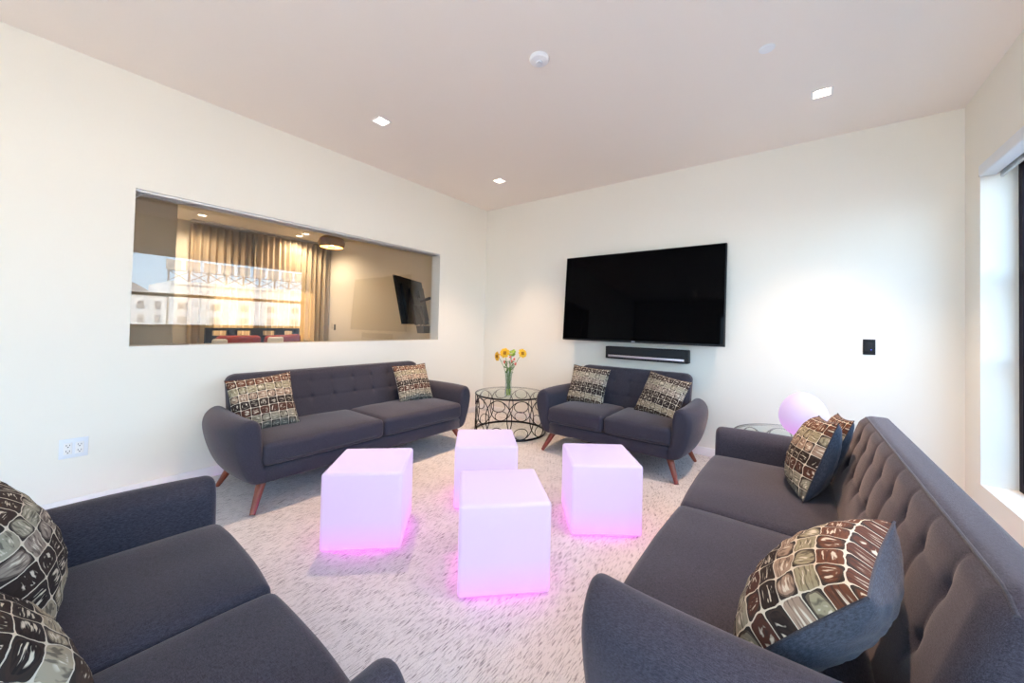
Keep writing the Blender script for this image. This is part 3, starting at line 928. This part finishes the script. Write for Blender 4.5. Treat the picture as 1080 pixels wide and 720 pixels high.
flower('yellow gerbera with brown centre at the top middle left of the bouquet', 'gerbera', rel(-0.045, 0, 0.448), (-0.01, 0.01, 0.015), (0.35, -0.95, 0.35), 0.055, 'daisy', M['petal'])
flower('yellow gerbera leaning out at the far right of the bouquet', 'gerbera', rel(0.142, 0, 0.448), (0.0, -0.012, 0.015), (0.75, -0.4, 0.3), 0.050, 'daisy', M['petal'])
flower('yellow-green bloom at the top right of the bouquet', 'chrysanthemum', rel(0.035, 0.02, 0.440), (0.012, 0.012, 0.015), (0.3, -0.6, 0.8), 0.046, 'puff', M['lime'])
for k, (r, z) in enumerate(((0.015, 0.405), (0.055, 0.385), (-0.045, 0.355), (0.07, 0.335), (0.03, 0.365))):
    names = ['just under the yellow-green bloom', 'right of the bouquet middle', 'low on the left of the bouquet', 'lowest on the right of the bouquet', 'in the middle of the bouquet']
    flower('small coral bloom ' + names[k], 'carnation', rel(r, -0.02, z), (0.004*k-0.01, 0.01-0.004*k, 0.015), (0.1, -0.7, 0.6), 0.017, 'puff', M['coral'])
fl = thing('foliage_sprig', 'green foliage filling the neck of the flower vase', 'foliage', vc)
b = MB()
for k in range(34):
    a = random.uniform(0, 2*PI); z = random.uniform(0.22, 0.36); r = random.uniform(0.0, 0.028) + max(0, z-0.26)*0.25
    d = Vector((math.cos(a), math.sin(a), random.uniform(0.3, 1.3))).normalized(); s = d.orthogonal().normalized()
    c = Vector((r*math.cos(a), r*math.sin(a), z)); L = random.uniform(0.025, 0.045)
    b.add([c, c+d*L*0.5+s*L*0.2, c+d*L, c+d*L*0.5-s*L*0.2, c+d*L*0.5+s.cross(d)*L*0.06], [(0,1,4),(1,2,4),(2,3,4),(3,0,4)])
b.build('leaves', M['leaf'], fl)
b = MB()
for k in range(7):
    a = 2*PI*k/7
    b.tube([(0.018*math.cos(a), 0.018*math.sin(a), 0.02), (0.012*math.cos(a+1), 0.012*math.sin(a+1), 0.15), (0.022*math.cos(a), 0.022*math.sin(a), 0.30)], 0.003, 6)
b.build('stems', M['stem'], fl)
b = MB()
for k in range(16):
    a = random.uniform(0, 2*PI); z = random.uniform(0.02, 0.07); r = random.uniform(0.004, 0.02)
    v, f = rbox(r*math.cos(a), r*math.sin(a), z, 0.018, 0.012, 0.03, 0.005, 1, 1, 1, 2); b.add(v, f)
b.build('lower_leaves', M['lime'], fl)

# ------------------------------------------------------------------ television, sound bar, switch, outlet
tv = thing('television', 'large flat black television on the wall above the two-seat sofa', 'television', (2.12, -0.005, 1.485))
W_, H_ = 1.62, 0.935
tilt = Matrix.Rotation(math.radians(-4.0), 4, 'X')
def tvpart(name, boxes, mat, parent, bev=None):
    b = MB()
    for q in boxes:
        if bev: b.bbox(*q, bev)
        else: b.box(*q)
    b.v = [tuple(tilt @ Vector(p) + Vector((0, -0.088, 0))) for p in b.v]
    return b.build(name, mat, parent, bev is not None)
tvpart('casing', [(-W_/2, W_/2, -0.022, 0.022, -H_/2, H_/2)], M['black_plastic'], tv, 0.005)
tvpart('screen', [(-W_/2+0.010, W_/2-0.010, -0.0245, -0.0225, -H_/2+0.018, H_/2-0.010)], M['screen'], tv)
tvpart('logo', [(-0.018, 0.018, -0.0245, -0.0222, -H_/2+0.004, -H_/2+0.014)], M['silver'], tv)
b = MB(); b.box(-0.30, 0.30, -0.06, 0.0, -0.2, 0.2); b.build('wall_mount', M['black_metal'], tv, False)

sb = thing('sound_bar', 'long black sound bar with a silver strip below the television', 'speaker', (2.215, 0, 0.905))
b = MB(); b.bbox(-0.41, 0.41, -0.095, -0.005, -0.064, 0.064, 0.008); b.build('casing', M['black_plastic'], sb)
b = MB(); b.bbox(-0.398, 0.398, -0.100, -0.094, -0.056, 0.056, 0.003); b.build('grille', M['grille'], sb)
b = MB(); b.bbox(-0.375, 0.375, -0.1035, -0.0995, -0.046, -0.024, 0.0015); b.build('silver_strip', M['silver'], sb)
b = MB(); b.box(-0.2, 0.2, -0.006, 0, -0.03, 0.03); b.build('bracket', M['black_metal'], sb, False)

sw = thing('wall_switch', 'black rocker switch plate on the white wall right of the television', 'switch', (3.872, 0, 1.065))
b = MB(); b.bbox(-0.035, 0.035, -0.006, 0.0, -0.058, 0.058, 0.002); b.build('plate', M['black_plastic'], sw)
b = MB(); b.bbox(-0.017, 0.017, -0.011, -0.005, -0.034, 0.034, 0.002); b.build('rocker', M['grille'], sw)
b = MB(); b.bbox(0.008, 0.014, -0.0118, -0.0108, -0.022, -0.018, 0.0003); b.build('indicator', princ('blue_indicator', (0.1, 0.1, 0.8), 0.4, emis=(0.15, 0.15, 1.0), estr=1.0), sw)

ol = thing('wall_outlet', 'white double electrical outlet plate low on the left wall', 'outlet', (0, -3.679, 0.374))
b = MB(); b.bbox(0.0, 0.006, -0.058, 0.058, -0.057, 0.057, 0.002); b.build('plate', M['white_plastic'], ol)
for s in (-1, 1):
    b = MB(); b.bbox(0.005, 0.009, s*0.023-0.017, s*0.023+0.017, -0.034, 0.034, 0.0015); r_ = b.build('receptacle', M['trim'], ol)
    b = MB()
    for z in (-0.018, 0.016):
        b.box(0.0085, 0.0094, s*0.023-0.008, s*0.023-0.005, z, z+0.008); b.box(0.0085, 0.0094, s*0.023+0.005, s*0.023+0.008, z, z+0.008)
        b.box(0.0085, 0.0094, s*0.023-0.003, s*0.023+0.003, z-0.009, z-0.004)
    b.build('slots', M['slot'], r_, False)

# ------------------------------------------------------------------ next room
# curtain: one wavy sheet per side of the meeting line
def curtain(y0, y1, label, nf, ph, cx=-4.27):
    t = thing('curtain', label, 'curtain', (cx, (y0+y1)/2, 0), 0, 'tan curtains behind the glass')
    V = []; F = []; n = nf*14; m = 10
    L = y1-y0
    for j in range(m+1):
        z = 0.02 + (H-0.05-0.02)*j/m
        for i in range(n+1):
            q = i/n; a = 2*PI*nf*q + ph
            amp = 0.045*(1 - 0.25*j/m)
            x = amp*math.sin(a) + 0.012*math.sin(a*0.37+j*0.4)
            V.append((x, -L/2 + L*q + 0.010*math.sin(2*a)*(1-j/m), z))
    for j in range(m):
        for i in range(n):
            a = j*(n+1)+i; F.append((a, a+1, a+n+2, a+n+1))
    o = mesh_obj('cloth', V, F, M['curtain'], t)
    md = o.modifiers.new('thickness', 'SOLIDIFY'); md.thickness = 0.0015
    b = MB()
    for i in range(nf):
        y = -L/2 + L*(i+0.5)/nf
        b.box(-0.012, 0.012, y-0.010, y+0.010, H-0.035, H-0.02)
    b.build('gliders', M['alu'], t, False)
    return t
curtain(-2.245, -1.22, 'tan floor-length curtain beyond the glass, left half', 10, 0.0, -4.375)
curtain(-1.378, -0.03, 'tan floor-length curtain beyond the glass, right half', 14, 1.0)
b = MB(); b.box(-4.39, -4.255, -2.25, -0.005, H-0.02, H)
tag(b.build('curtain_track', M['alu'], None, False), 'ceiling track carrying the tan curtains in the next room', 'curtain track')

# bed
bed = thing('bed', 'dark bed with a cut-out headboard standing against the tan curtains', 'bed', (-3.1, -1.37, 0))
b = MB()
hx0, hx1 = -1.02, -0.96
yy0, yy1 = -0.71, 0.71
opens = [(-0.62, -0.42), (-0.28, -0.08), (0.10, 0.30), (0.45, 0.60)]
b.box(hx0, hx1, yy0, yy1, 0.0, 0.885); b.box(hx0, hx1, yy0, yy1, 0.965, 1.01)
prev = yy0
for o0, o1 in opens:
    b.box(hx0, hx1, prev, o0, 0.885, 0.965); prev = o1
b.box(hx0, hx1, prev, yy1, 0.885, 0.965)
hb = b.build('headboard', M['headboard'], bed, False)
b = MB(); b.bbox(-0.95, 1.05, -0.70, 0.70, 0.12, 0.34, 0.02); b.build('bed_base', M['headboard'], bed)
b = MB(); b.bbox(-0.94, 1.04, -0.69, 0.69, 0.34, 0.60, 0.05); b.build('mattress', M['linen'], bed)
for sy in (-1, 1):
    for x in (-0.85, 0.95):
        b = MB(); b.tube([(x, sy*0.6, 0.0), (x, sy*0.6, 0.13)], 0.03, 10); b.build('leg', M['headboard'], bed)
def soft(name, label, c, s, rot, mat, group):
    def warp(p, nn):
        k = (1-(2*p.x/s[0])**2*0.25)*(1-(2*p.z/s[2])**2*0.25)
        return (p.x, p.y*max(0.35, k), p.z*(1+0.04*abs(2*p.x/s[0])**3))
    v, f = rbox(0, 0, 0, s[0], s[1], s[2], min(s)*0.4, 6, 2, 6, 4, warp)
    o = mesh_obj(name, v, f, mat); o.location = c; o.rotation_euler = rot
    return tag(o, label, 'pillow', group)
soft('bed_pillow', 'red cushion on the bed in the next room, left one', (-3.83, -1.70, 0.748), (0.62, 0.16, 0.30), (math.radians(20), 0, PI/2), M['red'], 'red bed cushions')
soft('bed_pillow', 'red cushion on the bed in the next room, right one', (-3.83, -1.04, 0.755), (0.58, 0.16, 0.30), (math.radians(20), math.radians(-3), PI/2), M['red'], 'red bed cushions')
soft('bed_pillow', 'small white pillow between the red cushions in the next room', (-3.66, -1.22, 0.755), (0.24, 0.10, 0.24), (math.radians(15), 0, PI/2), M['linen'], 'white bed pillows')
soft('bed_pillow', 'small cream pillow left of the red cushions in the next room', (-3.66, -2.0, 0.74), (0.2, 0.10, 0.22), (math.radians(15), 0, PI/2), M['linen'], 'white bed pillows')

# pendant
pd = thing('pendant_lamp', 'brass dome pendant lamp glowing gold inside, beyond the glass', 'lamp', (-2.0, -1.147, 2.31))
b = MB(); b.lathe([(0.152, -0.068), (0.170, -0.045), (0.178, 0.0), (0.160, 0.055), (0.110, 0.085), (0.04, 0.095), (0.015, 0.10)], n=40)
b.f.pop(-2)
b.build('shade', M['brass'], pd)
b = MB(); b.lathe([(0.150, -0.067), (0.164, -0.044), (0.168, 0.0), (0.150, 0.050), (0.100, 0.078), (0.001, 0.085)], n=40)
b.f.pop(-2)
b.build('shade_lining', M['brass_in'], pd)
b = MB(); b.lathe([(0.005, -0.045), (0.035, -0.035), (0.045, 0.0), (0.03, 0.04), (0.015, 0.085)], n=20); b.build('bulb', M['spot_on'], pd)
b = MB(); b.lathe([(0.05, -0.072), (0.05, -0.066), (0.001, -0.066)], n=20); b.build('diffuser_cap', M['slot'], pd)
b = MB(); b.tube([(0, 0, 0.095), (0, 0, 0.40)], 0.004, 8); b.build('cord', M['black_metal'], pd)
b = MB(); b.lathe([(0.05, 0.405), (0.06, 0.43)], n=24); b.build('canopy', M['brass'], pd)

# arm-mounted television in the next room
t2 = thing('television', 'black wall-arm television seen from behind through the interior glass', 'television', (-0.50, -0.84, 1.44))
near = Vector((0.19, -0.36, 0)); far = Vector((-0.20, 0.36, 0))
ax = (far-near).normalized()                 # along the panel, away from the glass
nr = Vector((ax.y, -ax.x, 0))                # out of the back of the panel, towards the glass
if nr.x < 0: nr = -nr
def P2(a, n_, z): return tuple(near + ax*a + nr*n_ + Vector((0, 0, z)) + nr*(z*-0.22) )
def box2(b, a0, a1, n0, n1, z0, z1):
    v = [P2(a, n_, z) for z in (z0, z1) for a, n_ in ((a0, n0), (a1, n0), (a1, n1), (a0, n1))]
    b.add(v, [(0,3,2,1),(4,5,6,7),(0,1,5,4),(1,2,6,5),(2,3,7,6),(3,0,4,7)])
PL = (far-near).length
b = MB(); box2(b, 0, PL, -0.012, 0.012, -0.29, 0.29); b.build('panel', M['black_plastic'], t2, False)
b = MB(); box2(b, 0.1, PL-0.06, 0.012, 0.045, -0.24, 0.20); b.build('rear_housing', M['black_plastic'], t2, False)
b = MB(); box2(b, 0.006, PL-0.006, -0.0145, -0.012, -0.284, 0.284); b.build('screen', M['screen'], t2, False)
b = MB(); box2(b, 0.25, 0.29, 0.045, 0.07, -0.30, 0.15); box2(b, 0.53, 0.57, 0.045, 0.07, -0.30, 0.15); box2(b, 0.25, 0.57, 0.07, 0.085, -0.05, 0.05)
b.build('mount_plate', M['black_metal'], t2, False)
b = MB()
e = Vector(P2(0.45, 0.085, 0.0))
b.tube([e, e+Vector((0.06, 0.10, 0.05)), Vector((0.08, 0.84-0.02, 0.10))], 0.02, 8)
b.build('wall_arm', M['black_metal'], t2)
b = MB(); b.box(0.03, 0.13, 0.81, 0.84, -0.02, 0.22); b.build('wall_plate', M['black_metal'], t2, False)
b = MB()
for k in range(3):
    pts = [Vector(P2(0.35+0.06*k, 0.075+0.02*math.sin(q*0.9+k), 0.12 - 0.44*q/10)) + Vector((0.02*math.sin(q*1.1+k*2), 0, 0)) for q in range(11)]
    b.tube(pts, 0.005, 6)
b.build('cables', M['black_plastic'], t2)
b = MB(); box2(b, 0.32, 0.60, 0.03, 0.12, -0.40, -0.31); b.build('media_box', M['grille'], t2, False)

sw2 = thing('wall_switch', 'small black switch on the tan wall beyond the glass, beside the curtain', 'switch', (-4.02, 0, 1.04))
b = MB(); b.bbox(-0.035, 0.035, -0.006, 0.0, -0.058, 0.058, 0.002); b.build('plate', M['black_plastic'], sw2)
b = MB(); b.bbox(-0.017, 0.017, -0.011, -0.005, -0.034, 0.034, 0.002); b.build('rocker', M['grille'], sw2)

# ------------------------------------------------------------------ outdoors
b = MB(); b.box(-40, 330, -200, 260, -14.4, -14.0); o = b.build('street_ground', M['asphalt'], None, False); struct(o)
def block(name, label, x, y0, y1, ztop, depth, mat, rows_z, win_w=1.2, gap=2.2, win_h=1.4):
    t = thing(name, label, 'building', (x, (y0+y1)/2, -14), 0, 'buildings across the street')
    w = (y1-y0)/2
    b = MB(); b.box(0, depth, -w, w, 0, ztop+14); b.box(-0.25, 0, -w, w, ztop+14-0.5, ztop+14); b.build('facade', mat, t, False)
    for zr in rows_z:
        y = -w + 1.0
        bb = MB()
        while y + win_w < w - 0.5:
            bb.box(-0.05, 0.02, y, y+win_w, zr+14, zr+14+win_h); bb.box(-0.08, 0.0, y+win_w*0.45, y+win_w*0.55, zr+14, zr+14+win_h, 0)
            y += gap
        bb.build('window_row', M['bwin'], t, False)
    return t
block('office_building', 'long white low building with rows of windows across the street', 75, -30, 10.4, 4.98, 14, M['building'], (-8.6, -6.4, -4.2, -1.9, 0.27, 2.36), 0.75, 1.9, 1.2)
block('office_building', 'taller white building with regular windows across the street', 74.5, 10.6, 46, 6.9, 16, M['building'], (-8.6, -6.4, -4.2, -2.1, 0.2, 2.4), 1.2, 4.2, 1.1)
sg = thing('rooftop_sign', 'steel rooftop billboard scaffold on the white building', 'billboard', (78, 20, 6.9))
b = MB()
for k in range(9):
    y = -9 + 2.6*k
    b.box(-0.12, 0.12, y-0.12, y+0.12, 0.002, 3.4)
    if k < 8:
        b.tube([(0, y, 0.3), (0, y+2.6, 1.9)], 0.07, 5); b.tube([(0, y+2.6, 0.3), (0, y, 1.9)], 0.07, 5)
b.box(-0.1, 0.1, -9.2, 12, 1.9, 2.05)
b.build('scaffold', M['steel'], sg, False)
b = MB(); y = -9.4
for k in range(9):
    b.box(-0.35, -0.15, y, y+1.9, 2.1, 3.7); y += 2.45
b.build('billboard_panels', M['building2'], sg, False)
hl = MB(); V = []; F = []
for i in range(41):
    y = -120 + 8*i; z = 7 + 10*math.exp(-((y-14)/15)**2) + 1.0*math.sin(i*1.9)
    V += [(200, y, -14), (200, y, z), (260, y, -14)]
for i in range(40):
    a = 3*i; F += [(a, a+3, a+4, a+1), (a+1, a+4, a+5, a+2)]
hl.add(V, F); struct(hl.build('hills', M['hill'], None, True))
# terrace wall outside the windows
b = MB(); b.box(5.6, 5.75, -6.3, 3, -14, 0.94); b.box(5.55, 5.8, -6.3, 3, 0.94, 0.975)
struct(b.build('terrace_parapet', M['building2'], None, False))
b = MB(); b.box(4.6, 5.6, -6.35, 3, -0.25, -0.05); struct(b.build('bounce_terrace_floor', M['building'], None, False))  # unseen floor, kept pale to bounce daylight up indoors
b = MB(); b.box(-4.6, 5.8, -12, YB-0.15, -0.2, -0.02); b.box(-4.6, 5.8, -12.15, -12, -0.2, 1.0); struct(b.build('bounce_terrace_floor.001', princ('bounce_paving', (0.86, 0.80, 0.72), 0.9, noise=(0.8, 0.03)), None, False))  # unseen sunlit paving added to bounce warm light through the door

# ------------------------------------------------------------------ light
w = bpy.data.worlds.new('World'); scn.world = w; w.use_nodes = True
nt = w.node_tree; nt.nodes.clear()
out = nt.nodes.new('ShaderNodeOutputWorld'); bg = nt.nodes.new('ShaderNodeBackground')
tc = nt.nodes.new('ShaderNodeTexCoord'); sp = nt.nodes.new('ShaderNodeSeparateXYZ'); nt.links.new(tc.outputs['Generated'], sp.inputs[0])
mr = nt.nodes.new('ShaderNodeMapRange'); mr.inputs[1].default_value = 0.0; mr.inputs[2].default_value = 0.6
nt.links.new(sp.outputs[2], mr.inputs[0])
nt.links.new(mixc(nt, mr.outputs[0], (0.62, 0.82, 1.0), (0.32, 0.60, 1.0)), bg.inputs[0])
bg.inputs[1].default_value = 5.8
nt.links.new(bg.outputs[0], out.inputs[0])

def lamp(name, kind, loc, **kw):
    d = bpy.data.lights.new(name, kind); o = bpy.data.objects.new(name, d); o.location = loc; link(o)
    for k, v in kw.items(): setattr(d, k, v)
    return o
sun = lamp('sun', 'SUN', (0, 0, 20), energy=34.0, angle=math.radians(0.6), color=(1.0, 0.87, 0.72))
sun.rotation_euler = Vector((-0.80, -0.25, 0.62)).to_track_quat('Z', 'Y').to_euler()
for (y0, y1) in ((WIN['y0'], WIN['y1']), (-5.7, -3.3)):
    p = lamp('window_portal', 'AREA', (4.60, (y0+y1)/2, (WIN['z0']+WIN['z1'])/2), shape='RECTANGLE', size=WIN['z1']-WIN['z0'], size_y=y1-y0)
    p.rotation_euler = (0, math.radians(90), 0)
    p.data.cycles.is_portal = True
p = lamp('window_portal', 'AREA', (3.025, YB-0.15, 1.2), shape='RECTANGLE', size=2.15, size_y=2.4)
p.rotation_euler = (math.radians(90), 0, 0); p.data.cycles.is_portal = True
p = lamp('window_portal', 'AREA', (-4.60, -1.175, 1.45), shape='RECTANGLE', size=1.1, size_y=1.65)
p.rotation_euler = (0, math.radians(-90), 0); p.data.cycles.is_portal = True
for x, y in lights_xy:
    lamp('downlight_lamp', 'SPOT', (x, y, H+0.004), energy=140, color=(1.0, 0.68, 0.46), spot_size=math.radians(78), spot_blend=1.0, shadow_soft_size=0.028)
for x, y in lights2_xy:
    lamp('downlight_lamp', 'SPOT', (x, y, H+0.004), energy=60, color=(1.0, 0.82, 0.62), spot_size=math.radians(150), spot_blend=0.6, shadow_soft_size=0.028)
lamp('pendant_bulb', 'POINT', (-2.0, -1.147, 2.255), energy=9, color=(1.0, 0.66, 0.36), shadow_soft_size=0.04)

# ------------------------------------------------------------------ camera
cam = bpy.data.cameras.new('camera'); co = bpy.data.objects.new('camera', cam); link(co)
f, yaw, pitch, roll = 397.476, -0.649, 0.0199, 0.0236
yaw = math.radians(-37.17685); pitch = math.radians(1.13889); roll = math.radians(1.35213)
fw = Vector((math.sin(yaw)*math.cos(pitch), math.cos(yaw)*math.cos(pitch), math.sin(pitch)))
r0 = Vector((math.cos(yaw), -math.sin(yaw), 0)); u0 = r0.cross(fw)
r_ = r0*math.cos(roll) + u0*math.sin(roll); u_ = -r0*math.sin(roll) + u0*math.cos(roll)
mt = Matrix((r_, u_, -fw)).transposed().to_4x4(); mt.translation = Vector((3.440, -3.915, 1.167))
co.matrix_world = mt
cam.sensor_width = 36; cam.sensor_fit = 'HORIZONTAL'; cam.lens = f/1080*36
cam.shift_y = -(360-334.873)/1080
cam.clip_start = 0.02; cam.clip_end = 400
scn.camera = co
scn.view_settings.view_transform = 'Standard'; scn.view_settings.look = 'None'
scn.view_settings.gamma = 1.0; scn.view_settings.use_curve_mapping = False
scn.view_settings.exposure = 0.46
scn.cycles.max_bounces = 10; scn.cycles.diffuse_bounces = 6; scn.cycles.glossy_bounces = 5; scn.cycles.transparent_max_bounces = 16
scn.cycles.sample_clamp_indirect = 6.0
scn.cycles.caustics_reflective = False; scn.cycles.caustics_refractive = False
scn.cycles.use_denoising = True
